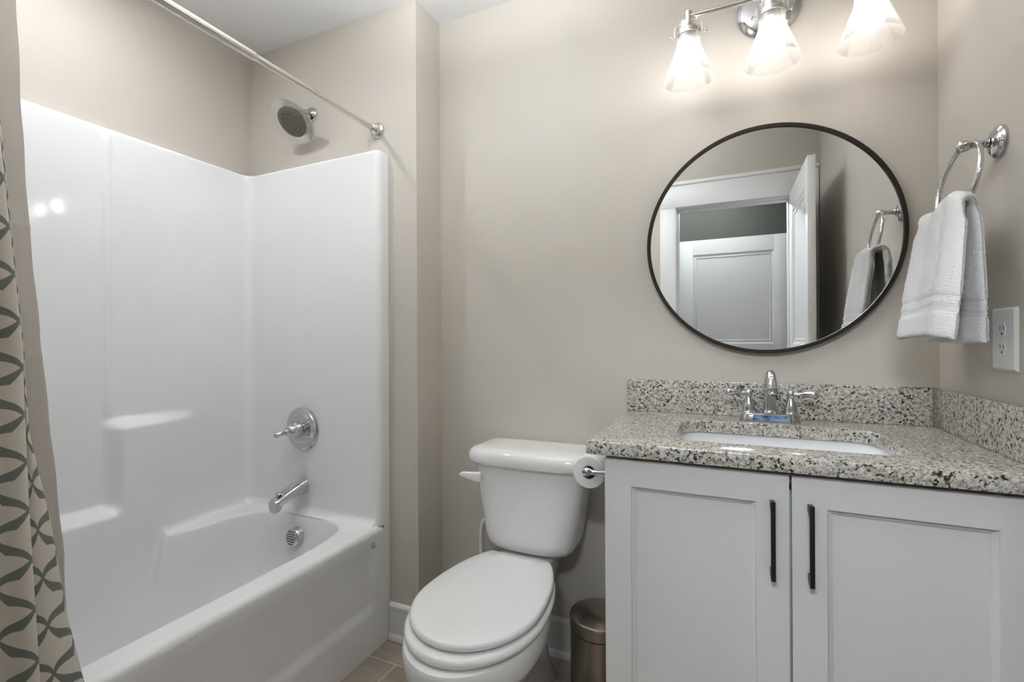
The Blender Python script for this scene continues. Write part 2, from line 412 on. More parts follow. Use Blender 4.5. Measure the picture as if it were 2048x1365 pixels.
# ------------------------------------------------------------------ bathtub and shower surround
XA, XW, YT, ZD, ZT = -1.195, -1.915, 1.425, 0.455, 1.905
tub = thing('bathtub_shower', (-1.555, 0.73, 0.0), 'white one-piece bathtub with tall moulded surround filling the left alcove', 'bathtub')
def basin_z(x, y):
    xc, yc = -1.555, 0.715
    a = 0.276 if x > xc else 0.268+0.105*(1-sstep(0.66, 1.24, y))
    b = 0.664 + 0.010*cos((x-xc)/0.30*1.4) if y > yc else 0.66
    u, v = abs(x-xc)/a, abs(y-yc)/b
    rho = (u**5.5+v**5.5)**(1/5.5)
    t = max(0.0, min(1.0, (1.02-rho)/0.26))
    s = (1-(1-t)**3.2)*sstep(-0.02, 0.24, t)
    return ZD - 0.345*s - 0.02*sstep(0.5, 1.0, t)
def lower_wall(y, z):
    """how far the moulded long wall stands out: a ledge high on the right, a lower one on the left"""
    T = 0.050*(1-sstep(0.90, 1.24, y))
    low = 1-sstep(0.572, 0.618, z); hi = (1-sstep(0.862, 0.906, z))*sstep(0.878, 0.926, y)
    return T*(low+(1-low)*hi)
XM = -1.70
def tub_pt(s, y):
    # s < 0: apron, measured downwards; 0..: deck and basin; beyond the basin floor: up the back of the basin to the long wall
    r = 0.022
    if s > 10:
        t = s-10; xf = XW+lower_wall(y, 0.50); w = sstep(0.88, 1.12, y)
        lo_, hi_ = xf+0.004, XM       # where the back of the basin passes 0.30 m
        for _ in range(22):
            mid_ = (lo_+hi_)/2
            if basin_z(mid_, y) > 0.30: lo_ = mid_
            else: hi_ = mid_
        xe = max(lo_, xf+0.030)*(1-w)+(xf+0.030)*w
        zE = basin_z(xe, y); dz = (zE-basin_z(xe+0.003, y))/0.003
        h = (0.495-zE)*(1-w)+min(0.495-zE, 0.030)*w
        if t < 0.74: x = XM+(xe-XM)*(t/0.74)**0.8; return Vector((x, y, basin_z(x, y)))
        if t < 0.95:      # fillet leaving the basin along its own slope and ending upright on the wall
            u = (t-0.74)/0.21; m = 0.55; q = sqrt(1+dz*dz); L = m*sqrt((xe-xf)**2+h*h)
            p = [Vector((xe, zE)), Vector((xe-L/q, zE+dz*L/q)), Vector((xf, zE+h*(1-m))), Vector((xf, zE+h))]
            p[1].x = max(p[1].x, xf)
            v = p[0]*(1-u)**3+p[1]*3*u*(1-u)**2+p[2]*3*u*u*(1-u)+p[3]*u**3
            return Vector((v.x, y, v.y))
        return Vector((xf, y, zE+h+(t-0.95)/0.05*(0.50-zE-h)))
    if s >= r*PI/2: x = XA-r-(s-r*PI/2); return Vector((x, y, basin_z(x, y)))
    if s >= 0: a = s/r; return Vector((XA-r+r*cos(a), y, ZD-r+r*sin(a)))
    z = ZD-r+s
    ins = sstep(1.405, 1.365, y)*sstep(0.06, 0.09, y)*sstep(0.140, 0.190, z)*(1-sstep(0.31, 0.43, z))
    return Vector((XA-0.008*ins, y, max(0.001, z)))
sm = 0.022*PI/2
ss = lin(-(ZD-0.022), 0, 56)+lin(0, sm, 8)[1:]+lin(sm, sm+(XA-0.022-XM), 110)[1:]+[10+t for t in lin(0.006, 1.0, 110)]
yy = lin(-0.090, 0.12, 26)[:-1]+lin(0.12, 0.85, 60)[:-1]+lin(0.85, 1.28, 120)[:-1]+lin(1.28, YT+0.022, 60)
obj('tub', grid(tub_pt, ss, yy), 'acrylic', tub, angle=60)
# surround: plan path from the near end along the long wall, round the corner, along the end wall, round over to the front strip
rc, ro = 0.035, 0.022
plan = []
for y in lin(-0.03, YT-rc, 240): plan.append((Vector((XW, y)), Vector((1, 0))))
for k in range(1, 10): a = PI/2*k/10; plan.append((Vector((XW+rc-rc*cos(a), YT-rc+rc*sin(a))), Vector((cos(a), -sin(a)))))
for x in lin(XW+rc, XA-ro, 70): plan.append((Vector((x, YT)), Vector((0, -1))))
for k in range(1, 8): a = PI/2*k/8; plan.append((Vector((XA-ro+ro*sin(a), YT+ro-ro*cos(a))), Vector((sin(a), -cos(a)))))
for y in lin(YT+ro, YE-0.001, 6): plan.append((Vector((XA, y)), Vector((1, 0))))
NL = 240; NE = len(plan)-13
def wall_off(i, p, z):
    d = 0.0
    y = p.y
    if i < NL:
        d += lower_wall(y, z) if z >= 0.499 else lower_wall(y, 0.5)-0.03
        # vertical rib above the ledge
        d += 0.0055*(sstep(0.886, 0.892, y)-sstep(0.906, 0.912, y))*sstep(0.90, 0.93, z)*(1-sstep(1.86, 1.885, z))
    # cove into the deck
    r = 0.030
    if z < ZD+r and i < NE:
        k = 0.0 if i < NL else 1.0
        h = max(0.0, z-ZD); d += k*(r-sqrt(max(0.0, r*r-(r-h)**2)))
    return d
zz = lin(ZD-0.0006, ZD+0.03, 9)+[0.4985]+lin(0.50, 0.95, 90)+lin(0.98, 1.84, 34)+lin(1.852, 1.885, 6)
def lip(k):  # rounded top edge turning back to the wall
    r = 0.014; a = PI/2*k; return (r*(1-cos(a)), 1.885+r*sin(a))
rows = []
for z in zz:
    rows.append([Vector((*(p+n*wall_off(i, p, z)), z)) for i, (p, n) in enumerate(plan)])
for k in (0.25, 0.5, 0.75, 1.0):
    b, z = lip(k); rows.append([Vector((*(p-n*b), z)) for i, (p, n) in enumerate(plan)])
rows.append([Vector((*(p-n*(0.066 if i < NL else 0.055 if i < NE else 0.03)), 1.899)) for i, (p, n) in enumerate(plan)])
V = [p for r in rows for p in r]; n = len(plan)
F = [(j*n+i, j*n+i+1, (j+1)*n+i+1, (j+1)*n+i) for j in range(len(rows)-1) for i in range(n-1)]
# front strip carries on down beside the apron
base = len(V); i0 = n-6
for i in range(i0, n): V.append(Vector((plan[i][0].x, plan[i][0].y, 0.001)))
for k in range(5): F.append((base+k, base+k+1, i0+k+1, i0+k))
obj('surround', (V, F), 'acrylic', tub, angle=60)
obj('near_end_panel', box(XW-0.06, XA, -0.100, -0.028, 0.001, ZT-0.006, 0.008), 'acrylic', tub)
ov = obj('overflow_cover', lathe([(0, 0.048), (0.024, 0.048), (0.031, 0.046), (0.0355, 0.041), (0.037, 0.034), (0.037, 0)], (-1.577, 1.398, 0.372), (0.0, -1, 0.10), 40), 'chrome', tub)
for k, wd in enumerate((0.017, 0.024, 0.028, 0.028, 0.022, 0.014)):
    zc = 0.372+0.0048+(2.5-k)*0.0095
    obj('slot', box(-1.577-wd, -1.577+wd*0.75, 1.3493+0.1*(zc-0.3768), 1.3520+0.1*(zc-0.3768), zc-0.0013, zc+0.0013), 'dark', ov)
em = [box(XA-0.001, XA+0.0006, 1.381, 1.3818, 0.388, 0.414), box(XA-0.001, XA+0.0006, 1.381, 1.404, 0.388, 0.3905), box(XA-0.001, XA+0.0006, 1.383, 1.398, 0.3945, 0.3960), box(XA-0.001, XA+0.0006, 1.391, 1.3945, 0.401, 0.408), box(XA-0.001, XA+0.0006, 1.384, 1.398, 0.3985, 0.3993)]
obj('emblem', join(*em), plain('grey_emblem_ink', (0.22, 0.22, 0.22), 0.6), tub, smooth=False)

# shower valve on the end panel
VX, VZ = -1.592, 0.802
val = thing('shower_valve', (VX, YT, VZ), 'round chrome shower valve trim with lever handle on the surround end wall', 'shower valve')
obj('escutcheon', lathe([(0.089, 0), (0.0885, 0.005), (0.084, 0.009), (0.080, 0.010), (0.078, 0.013), (0.060, 0.016), (0.056, 0.013), (0.052, 0.0125), (0.030, 0.014), (0, 0.014)], (VX, YT, VZ), (0, -1, 0), 64), 'chrome', val)
hub = obj('handle', lathe([(0.030, 0.012), (0.030, 0.045), (0.028, 0.048), (0.0285, 0.052), (0.027, 0.055), (0.0275, 0.059), (0.024, 0.068), (0.019, 0.076), (0.013, 0.080), (0, 0.082)], (VX, YT, VZ), (0, -1, 0), 40), 'chrome', val)
lv = smoothpath([(VX, YT-0.066, VZ), (VX-0.009, YT-0.082, VZ-0.004), (VX-0.018, YT-0.091, VZ-0.007), (VX-0.026, YT-0.100, VZ-0.011)], 12)
obj('lever', join(tube(lv, [0.012, 0.013, 0.0125, 0.012, 0.011, 0.010, 0.0095, 0.009, 0.0092, 0.0098, 0.0105, 0.011, 0.0112], 16), lathe([(0, 0.013), (0.007, 0.011), (0.0115, 0.006), (0.012, 0), (0.010, -0.007), (0, -0.011)], (VX-0.028, YT-0.102, VZ-0.012), (-0.6, -0.7, -0.2), 20)), 'chrome', hub)
for dx, dz in ((0.040, 0.022), (0.040, -0.022)):
    obj('screw', lathe([(0.006, 0.011), (0.006, 0.016), (0.004, 0.018), (0, 0.018)], (VX+dx*0.9, YT, VZ+dz), (0, -1, 0), 14), 'chrome', val)
# tub spout
SX, SZ = -1.594, 0.565
sp = thing('tub_spout', (SX, YT, SZ), 'chrome tub spout with pull-up diverter below the shower valve', 'spout')
rings = []
for t in lin(0, 1, 16):
    yv = YT-0.002-0.138*t; zc = SZ-0.022*t-0.012*t*t
    w = 0.033-0.008*t; hu = 0.031-0.014*t; hd_ = 0.031-0.010*t
    if t > 0.80: hd_ += 0.017*sstep(0.80, 0.86, t)
    ring = []
    for k in range(28):
        a = 2*PI*k/28; cs, sn = cos(a), sin(a)
        ex = lambda c: math.copysign(abs(c)**0.8, c)
        ring.append(Vector((SX+w*ex(cs), yv, zc+(hu if sn > 0 else hd_)*ex(sn))))
    rings.append(ring)
tip = [Vector((SX+(p.x-SX)*0.80, p.y-0.007, (p.z-SZ+0.034)*0.85+SZ-0.034)) for p in rings[-1]]
rings.append(tip)
obj('spout_body', loft(rings), 'chrome', sp, angle=50)
obj('diverter', join(lathe([(0.004, 0), (0.004, 0.016)], (SX, YT-0.118, SZ-0.028+0.012), (0, 0, 1), 12), lathe([(0, 0.015), (0.010, 0.015), (0.012, 0.018), (0.010, 0.021), (0, 0.022)], (SX, YT-0.118, SZ-0.016), (0, -0.1, 1), 20)), 'chrome', sp)
# shower head on the painted wall above the surround
HX = -1.598
sh = thing('showerhead', (HX, YE, 2.133), 'round shower head with clear rim and grey spray face on chrome arm', 'shower head')
obj('flange', lathe([(0.031, 0), (0.030, 0.006), (0.024, 0.013), (0.012, 0.016), (0.011, 0.018)], (HX, YE, 2.133), (0, -1, 0), 40), 'chrome', sh)
arm = smoothpath([(HX, YE-0.01, 2.133), (HX, YE-0.035, 2.131), (HX, YE-0.055, 2.119), (HX, YE-0.068, 2.105)], 14)
obj('arm', join(tube(arm, 0.0105, 16), lathe([(0.0135, 0), (0.0135, 0.016), (0.011, 0.018)], (HX, YE-0.060, 2.114), (0, -0.7, -0.75), 20)), 'chrome', sh)
HC = Vector((HX, 1.382, 2.058)); HN = Vector((0.02, -0.70, -0.71)).normalized()
hb = obj('head', lathe([(0.012, -0.052), (0.016, -0.046), (0.018, -0.034), (0.030, -0.026), (0.056, -0.018), (0.061, -0.010), (0.061, 0.002)], HC, HN, 48), 'clearplastic', sh)
obj('clear_rim', lathe([(0.058, -0.016), (0.074, -0.013), (0.090, -0.006), (0.0925, -0.002), (0.090, 0.001), (0.074, -0.003), (0.061, -0.001)], HC, HN, 64), 'clearplastic', sh)
face = obj('spray_face', lathe([(0.0595, -0.010), (0.0600, 0.001), (0.057, 0.003), (0.042, 0.0035), (0.041, 0.0050), (0.038, 0.0050), (0.037, 0.0035), (0.024, 0.0035), (0.023, 0.0050), (0.0205, 0.0050), (0.0195, 0.0035), (0.010, 0.0035), (0.009, 0.005), (0, 0.005)], HC, HN, 56), 'grayface', sh)
_, hu_, hw_ = frame_of(HN)
noz = []
for R_, nn in ((0.050, 36), (0.0325, 24), (0.0145, 10)):
    for k in range(nn):
        a = 2*PI*k/nn; noz.append(lathe([(0.0016, 0.002), (0.0014, 0.006), (0, 0.0062)], HC+(hu_*cos(a)+hw_*sin(a))*R_, HN, 6))
obj('nozzle_ring', join(*noz), 'grayring', face)
# shower rod: telescoping tube with an end flange
RX, RZ = -1.247, 1.998
rod = thing('shower_rod', (RX, YE, RZ), 'brushed nickel telescoping shower rod spanning the tub alcove', 'curtain rod')
obj('thin_tube', lathe([(0, 0), (0.0103, 0), (0.0103, 0.58), (0, 0.58)], (RX, YE-0.012, RZ), (0, -1, 0), 24), 'nickel', rod)
obj('thick_tube', lathe([(0.0105, 0), (0.0128, 0.010), (0.0133, 0.014), (0.0133, 1.02)], (RX, 0.955, RZ), (0, -1, 0), 24), 'nickel', rod)
fl = [(0.033, 0), (0.0325, 0.004), (0.029, 0.009), (0.0235, 0.012), (0.0235, 0.017), (0.020, 0.024), (0.0165, 0.029), (0.0150, 0.033), (0.011, 0.034)]
obj('flange', lathe(fl, (RX, YE, RZ), (0, -1, 0), 40), 'nickel', rod)
obj('flange', lathe(fl, (RX, YR, RZ), (0, 1, 0), 40), 'nickel', rod)

# shower curtain (printed) and its plain liner, drawn to the near end
def interp(tab, z):
    for (z0, v0), (z1, v1) in zip(tab, tab[1:]):
        if z <= z0 and z >= z1:
            return v0+(v1-v0)*(z0-z)/(z0-z1)
    return tab[0][1] if z > tab[0][0] else tab[-1][1]
ED = [(1.985, 0.376), (1.56, 0.410), (1.14, 0.444), (0.98, 0.448), (0.83, 0.470), (0.62, 0.486), (0.45, 0.508), (0.05, 0.545)]
YC = [(1.985, 0.375), (1.56, 0.406), (1.14, 0.437), (0.98, 0.434), (0.70, 0.430), (0.45, 0.427), (0.05, 0.425)]
XC = [(1.985, -1.232), (1.1, -1.222), (0.85, -1.190), (0.45, -1.126), (0.05, -1.112)]
def curtain_pt(t, z):
    # t in 0..1 along the cloth: folds up to a last crest, then a tucked panel flaring to the free edge
    k = (1.985-z)/1.93
    yc, xc, ye = interp(YC, z), interp(XC, z), interp(ED, z)
    amp = 0.013+0.017*k; T0, T1 = 0.76, 0.82
    if t <= T0:
        e = t/T0; ph = 2*PI*4.25*(e-1)+PI/2
        return Vector((xc-amp+amp*sin(ph)*(1-0.12*(1+sin(7*e+z*1.3))*(e < 0.95)), -0.005+(yc+0.005)*e+0.004*sin(z*2.3+e*9)*e*(1-e), z))
    d = 0.004+0.030*k
    if t <= T1:
        a = (t-T0)/(T1-T0)*PI/2; return Vector((xc-d*(1-cos(a)), yc+0.004*sin(a), z))
    e = (t-T1)/(1-T1); w = max(0.004, ye-yc-0.004)
    return Vector((xc-d+0.35*d*sin(e*PI*0.9)-0.010*k*sstep(0.85, 1.0, e), yc+0.004+w*e, z))
ts, zs = lin(0, 1, 190), lin(1.982, 0.03, 120)
cv, cf = grid(curtain_pt, ts, zs)
uvs = []
for j, z in enumerate(zs):
    acc = -sum((cv[92*len(ts)+i]-cv[92*len(ts)+i-1]).length for i in range(1, int(0.76*len(ts))+1))
    for i in range(len(ts)):
        if i: acc += (cv[92*len(ts)+i]-cv[92*len(ts)+i-1]).length
        uvs.append((acc, z-1.024))
def add_solid(o, th):
    m = o.modifiers.new('thickness', 'SOLIDIFY'); m.thickness = th; m.offset = 0
cu = thing('shower_curtain', (RX, 0.2, 0.0), 'beige shower curtain printed with a grey-green trellis, bunched at the left edge', 'curtain')
o = obj('printed_cloth', (cv, cf), 'curtain', cu, uv=uvs, angle=70); add_solid(o, 0.0012)
def ring_hook(y):
    pts = [Vector((RX+0.021*cos(a), y+0.004*sin(a), RZ-0.008+0.024*sin(a))) for a in lin(0, 2*PI, 25)[:-1]]
    return tube(pts, 0.0016, 8, True)
for k in range(6): obj('curtain_ring', ring_hook(0.02+k*0.064), 'nickel', cu)
EL = [(1.985, 0.452), (1.86, 0.454), (1.62, 0.462), (1.40, 0.473), (1.15, 0.492), (0.90, 0.514), (0.70, 0.531), (0.20, 0.560)]
XLn = [(1.985, -1.286), (1.2, -1.290), (0.72, -1.300), (0.46, -1.318), (0.20, -1.335)]
def liner_pt(t, z):
    ye = interp(EL, z); xb = interp(XLn, z); k = (1.985-z)/1.93
    x = xb+0.010*sin(t*2*PI*3.4+1.1)*(0.8+0.3*k)
    for zc in (1.398, 1.133): x += 0.0022*math.exp(-((z-zc)/0.006)**2)
    return Vector((x, ye*t+0.0008*sin(z*37)*t, z))
ts2, zs2 = lin(0, 1, 90), lin(1.982, 0.21, 240)
lv_, lf_ = grid(liner_pt, ts2, zs2)
ln_ = thing('shower_liner', (RX-0.02, 0.2, 0.2), 'plain beige curtain liner hanging inside the tub behind the printed curtain', 'curtain')
o = obj('liner_sheet', (lv_, lf_), 'liner', ln_, uv=[(t*0.6, z) for z in zs2 for t in ts2], angle=70); add_solid(o, 0.0008)

# ------------------------------------------------------------------ toilet
TX = -0.617
toi = thing('toilet', (TX, 1.30, 0.0), 'white two-piece toilet with closed elongated lid between tub and vanity', 'toilet')
def egg(yf, yb, w, z, yw=1.15, n=56, cut=None, sq=2.0):
    out = []
    for k in range(n):
        a = 2*PI*k/n; c, s_ = cos(a), sin(a)
        ex = 2.0/sq
        x = w*math.copysign(abs(c)**ex, c)
        y = yw+(yb-yw)*abs(s_)**ex if s_ > 0 else yw-(yw-yf)*abs(s_)**ex
        if cut: y = min(y, cut)
        out.append(Vector((TX+x, y, z)))
    return out
bw = [egg(1.075, 1.60, 0.106, 0.001, 1.34, sq=2.6), egg(1.070, 1.60, 0.109, 0.018, 1.34, sq=2.6), egg(1.095, 1.59, 0.094, 0.045, 1.34, sq=2.6), egg(1.095, 1.58, 0.090, 0.10, 1.33, sq=2.4),
      egg(1.070, 1.56, 0.096, 0.16, 1.28, sq=2.2), egg(1.025, 1.53, 0.116, 0.22, 1.21), egg(0.975, 1.48, 0.142, 0.27, 1.16), egg(0.938, 1.45, 0.162, 0.305, 1.15),
      egg(0.918, 1.44, 0.172, 0.322, 1.15), egg(0.905, 1.44, 0.1785, 0.334, 1.15), egg(0.899, 1.44, 0.1815, 0.348, 1.15), egg(0.897, 1.44, 0.182, 0.388, 1.15), egg(0.901, 1.437, 0.178, 0.397, 1.15), egg(0.915, 1.43, 0.166, 0.400, 1.15)]
bowl = loft(bw)
deck = loft([rrect(TX-w, TX+w, y0, 1.625, 0.03, z) for w, y0, z in ((0.050, 1.37, 0.26), (0.072, 1.37, 0.34), (0.092, 1.37, 0.40), (0.096, 1.37, 0.424), (0.090, 1.376, 0.430))])
obj('bowl', join(bowl, deck), 'porcelain', toi, angle=45)
for s_ in (-1, 1):
    obj('bolt_cap', lathe([(0.013, 0), (0.012, 0.010), (0.007, 0.016), (0, 0.017)], (TX+s_*0.095, 1.36, 0.012), (s_*0.3, 0, 1), 18), 'porcelain', toi)
def seatlike(yf, w, z0, z1, r, bb, cut, inset=0.0):
    rows_ = []
    for d, z in ((r, z0), (r*0.3, z0+r*0.3), (0, z0+r), (0, z1-r), (r*0.3, z1-r*0.3), (r, z1), (r+0.06, z1+0.0006)):
        rows_.append(egg(yf+d, bb-d, w-d, z, 1.15, 72, cut-d*0.4))
    return rows_
seat = loft(seatlike(0.915, 0.187, 0.4015, 0.4265, 0.011, 1.49, 1.425))
obj('seat', seat, 'plastic', toi, angle=50)
lid = loft(seatlike(0.938, 0.179, 0.4300, 0.4510, 0.009, 1.50, 1.428))
obj('seat_lid', lid, 'plastic', toi, angle=50)
for s_ in (-1, 1):
    obj('hinge', join(box(TX+s_*0.070-0.020, TX+s_*0.070+0.020, 1.424, 1.444, 0.4285, 0.441, 0.005, 3)), 'plastic', toi)
KX = -0.609
def tank_ring(w, y0, y1, z, bow=0.014, n=64):
    out = []
    for k in range(n):
        a = 2*PI*k/n; c, s_ = cos(a), sin(a); e = 2/5.5
        x = w*math.copysign(abs(c)**e, c); y = (y0+y1)/2+(y1-y0)/2*math.copysign(abs(s_)**e, s_)
        if s_ < 0: y -= bow*(1-(x/w)**2)
        out.append(Vector((KX+x, y, z)))
    return out
tk = [(0.085, 1.50, 1.60, 0.440), (0.125, 1.475, 1.625, 0.4425), (0.146, 1.462, 1.632, 0.452), (0.157, 1.456, 1.635, 0.468), (0.164, 1.454, 1.636, 0.492), (0.182, 1.450, 1.638, 0.60), (0.201, 1.446, 1.640, 0.725), (0.202, 1.446, 1.640, 0.742)]
obj('tank', loft([tank_ring(*t) for t in tk]), 'porcelain', toi, angle=50)
tl = [(0.205, 1.440, 1.642, 0.736), (0.216, 1.430, 1.644, 0.738), (0.221, 1.426, 1.645, 0.746), (0.221, 1.426, 1.645, 0.765), (0.216, 1.431, 1.644, 0.780), (0.205, 1.442, 1.640, 0.788), (0.18, 1.465, 1.63, 0.792), (0.10, 1.50, 1.60, 0.794)]
obj('tank_lid', loft([tank_ring(*t) for t in tl]), 'porcelain', toi, angle=50)
lev = [(Vector((KX-0.150, 1.430, 0.693)), 0.017, 0.010), (Vector((KX-0.163, 1.424, 0.694)), 0.017, 0.012), (Vector((KX-0.176, 1.418, 0.696)), 0.015, 0.011), (Vector((KX-0.195, 1.416, 0.698)), 0.012, 0.009), (Vector((KX-0.212, 1.415, 0.700)), 0.010, 0.008), (Vector((KX-0.226, 1.415, 0.698)), 0.005, 0.005)]
rings = []
for c, hz, hy in lev: rings.append([c+Vector((0, hy*math.copysign(abs(cos(a))**0.6, cos(a)), hz*math.copysign(abs(sin(a))**0.6, sin(a)))) for a in lin(0, 2*PI, 21)[:-1]])
obj('flush_lever', loft(rings), 'plastic', toi, angle=50)
hs = thing('supply_hose', (-0.852, 1.60, 0.0), 'white water supply hose rising behind the left edge of the toilet tank', 'hose')
obj('hose', tube(smoothpath([(-0.850, 1.602, 0.16), (-0.852, 1.602, 0.30), (-0.853, 1.602, 0.40), (-0.845, 1.602, 0.462), (-0.815, 1.600, 0.487), (-0.795, 1.598, 0.475)], 30), 0.0085, 14), 'plastic', hs)
obj('connector', lathe([(0.010, 0), (0.012, 0.004), (0.012, 0.018), (0.009, 0.022)], (-0.795, 1.597, 0.492), (-0.45, 0, -0.9), 10), 'chrome', hs)
obj('stop_valve', join(lathe([(0.022, 0), (0.020, 0.006), (0.008, 0.009), (0.008, 0.050)], (-0.850, 1.65, 0.15), (0, -1, 0), 20), lathe([(0.010, -0.02), (0.012, 0), (0.010, 0.025)], (-0.850, 1.602, 0.15), (0, 0, 1), 16), lathe([(0, 0), (0.014, 0), (0.014, 0.012), (0, 0.014)], (-0.850, 1.598, 0.15), (0, -1, 0), 16)), 'chrome', hs)

# ------------------------------------------------------------------ vanity
VX0, VX1, VY0 = -0.258, XR-0.001, 1.138        # carcass; doors stand proud of VY0
van = thing('vanity_cabinet', ((VX0+VX1)/2, 1.39, 0.0), 'pale grey-white two-door vanity cabinet under the granite counter', 'cabinet')
obj('carcass', join(box(VX0, VX0+0.018, VY0, YB-0.001, 0.001, 0.887, 0.001), box(VX1-0.018, VX1, VY0, YB-0.001, 0.001, 0.887, 0.001), box(VX0+0.01, VX1-0.01, VY0+0.05, YB-0.001, 0.09, 0.11),
     box(VX0+0.01, VX1-0.01, YB-0.02, YB-0.001, 0.09, 0.887), box(VX0+0.01, VX1-0.01, VY0, VY0+0.018, 0.845, 0.880), box(0.100, 0.152, VY0, VY0+0.018, 0.09, 0.86), box(0.5135, VX1, VY0-0.016, VY0+0.01, 0.09, 0.882, 0.001)), 'cabinet', van, smooth=False)
obj('toe_kick', box(VX0+0.004, VX1, VY0+0.06, VY0+0.075, 0.001, 0.10), 'cabinet', van, smooth=False)
def vanity_door(x0, x1, z0, z1, yf, st=0.062):
    th = 0.019; g = []
    ys = yf
    a0, a1, b0, b1 = x0+st, x1-st, z0+st, z1-st*1.02
    g += [box(x0, a0, ys, ys+th, z0, z1, 0.0012), box(a1, x1, ys, ys+th, z0, z1, 0.0012), box(a0-0.002, a1+0.002, ys+0.00005, ys+th, z0, b0, 0.0012), box(a0-0.002, a1+0.002, ys+0.00005, ys+th, b1, z1, 0.0012)]
    prof = [(0.0, 0.0), (0.001, 0.0035), (0.0035, 0.005), (0.008, 0.0085), (0.0095, 0.0095), (0.010, 0.0115)]
    rings = [[Vector((a, ys+d, b)) for a, b in ((a0+i, b0+i), (a1-i, b0+i), (a1-i, b1-i), (a0+i, b1-i))] for i, d in prof]
    g.append(loft(rings, False, True)); return join(*g)
YDF = 1.118
for (x0, x1, hx) in ((-0.2595, 0.1240, 0.0922), (0.1285, 0.5120, 0.1600)):
    d_ = obj('door', vanity_door(x0, x1, 0.105, 0.8800, YDF), 'cabinet', van, angle=22)
    zt, zb = 0.829, 0.667
    yh = YDF-0.030
    prof = []
    bar = loft([[Vector((hx+sx*0.0042, y, z)) for y, z in ((YDF, zt-0.004), (YDF, zt-0.018), (yh+0.007, zt-0.026), (yh+0.0065, zb+0.026), (YDF, zb+0.018), (YDF, zb+0.004), (yh+0.004, zb), (yh, zb), (yh, zt), (yh+0.004, zt))] for sx in (-1, 1)])
    obj('handle', bar, 'black', d_, smooth=False)
# granite counter with a sink cut-out
CZ1, CZ0 = 0.921, 0.8885
CX0, CX1, CY0, CY1 = -0.300, XR-0.0005, 1.098, YB-0.0005
ct = thing('granite_countertop', ((CX0+CX1)/2, 1.37, CZ0), 'speckled grey-beige granite vanity counter with back and side splash', 'countertop')
SX0, SX1, SY0, SY1, SR = -0.110, 0.360, 1.196, 1.500, 0.055
inner = rrect(SX0, SX1, SY0, SY1, SR, CZ1, 10)
cxm, cym = (SX0+SX1)/2, (SY0+SY1)/2
def to_rect(p, e, z, r=0.006):
    x0, x1, y0, y1 = CX0+e, CX1-e*0, CY0+e, CY1-e*0
    d = Vector((p.x-cxm, p.y-cym)); ts_ = []
    if d.x > 1e-9: ts_.append((x1-cxm)/d.x)
    if d.x < -1e-9: ts_.append((x0-cxm)/d.x)
    if d.y > 1e-9: ts_.append((y1-cym)/d.y)
    if d.y < -1e-9: ts_.append((y0-cym)/d.y)
    t = min(ts_); return Vector((cxm+d.x*t, cym+d.y*t, z))
# extra points so the outer corners are hit exactly
pts = list(inner)
for cx_, cy_ in ((CX0, CY0), (CX1, CY0), (CX0, CY1), (CX1, CY1)):
    a_t = math.atan2(cy_-cym, cx_-cxm)
    best = min(range(len(pts)), key=lambda i: abs(math.atan2(sin(math.atan2(pts[i].y-cym, pts[i].x-cxm)-a_t), cos(math.atan2(pts[i].y-cym, pts[i].x-cxm)-a_t))))
    p = pts[best]; r_ = sqrt((p.x-cxm)**2+(p.y-cym)**2); pts[best] = Vector((cxm+r_*cos(a_t), cym+r_*sin(a_t), CZ1))
E_ = 0.004
rings = [[Vector((p.x, p.y, CZ0)) for p in pts], [to_rect(p, E_, CZ0) for p in pts], [to_rect(p, E_*0.3, CZ0+E_*0.3) for p in pts], [to_rect(p, 0, CZ0+E_) for p in pts], [to_rect(p, 0, CZ1-E_) for p in pts], [to_rect(p, E_*0.3, CZ1-E_*0.3) for p in pts], [to_rect(p, E_, CZ1) for p in pts],
         [Vector((cxm+(p.x-cxm)*1.006, cym+(p.y-cym)*1.008, CZ1)) for p in pts], [Vector((p.x, p.y, CZ1-0.0016)) for p in pts], [Vector((p.x, p.y, CZ0)) for p in pts]]
obj('slab', loft(rings, False, False), 'granite', ct, angle=25)
obj('backsplash', box(CX0, CX1-0.020, YB-0.0205, YB-0.0005, CZ1+0.0003, 1.0275, 0.002), 'granite', ct, angle=25)
obj('side_splash', box(XR-0.0205, XR-0.0005, CY0+0.002, YB-0.0005, CZ1+0.0003, 1.0270, 0.002), 'granite', ct, angle=25)
sk = thing('sink', (cxm, cym, 0.74), 'white rectangular undermount sink below the counter cut-out', 'sink')
sr = []
for d, z, r_ in ((0.030, CZ0-0.0005, 0.07), (-0.008-0.0, CZ0-0.0005, 0.058), (-0.007, CZ0-0.010, 0.058), (0.002, 0.83, 0.055), (0.012, 0.78, 0.055), (0.030, 0.755, 0.06), (0.070, 0.745, 0.06), (0.12, 0.743, 0.03)):
    if (d, z) == (0.030, CZ0-0.0005): sr.append(rrect(SX0-0.03, SX1+0.03, SY0-0.03, SY1+0.03, 0.07, z, 10))
    else: sr.append(rrect(SX0+d, SX1-d, SY0+d, SY1-d, r_, z, 10))
obj('basin', loft(sr, False, True), 'sinkwhite', sk, angle=60)
obj('drain', lathe([(0.022, 0.744), (0.021, 0.747), (0.012, 0.747), (0.010, 0.744), (0, 0.744)], (cxm, cym+0.03, 0), (0, 0, 1), 28), 'chrome', sk)

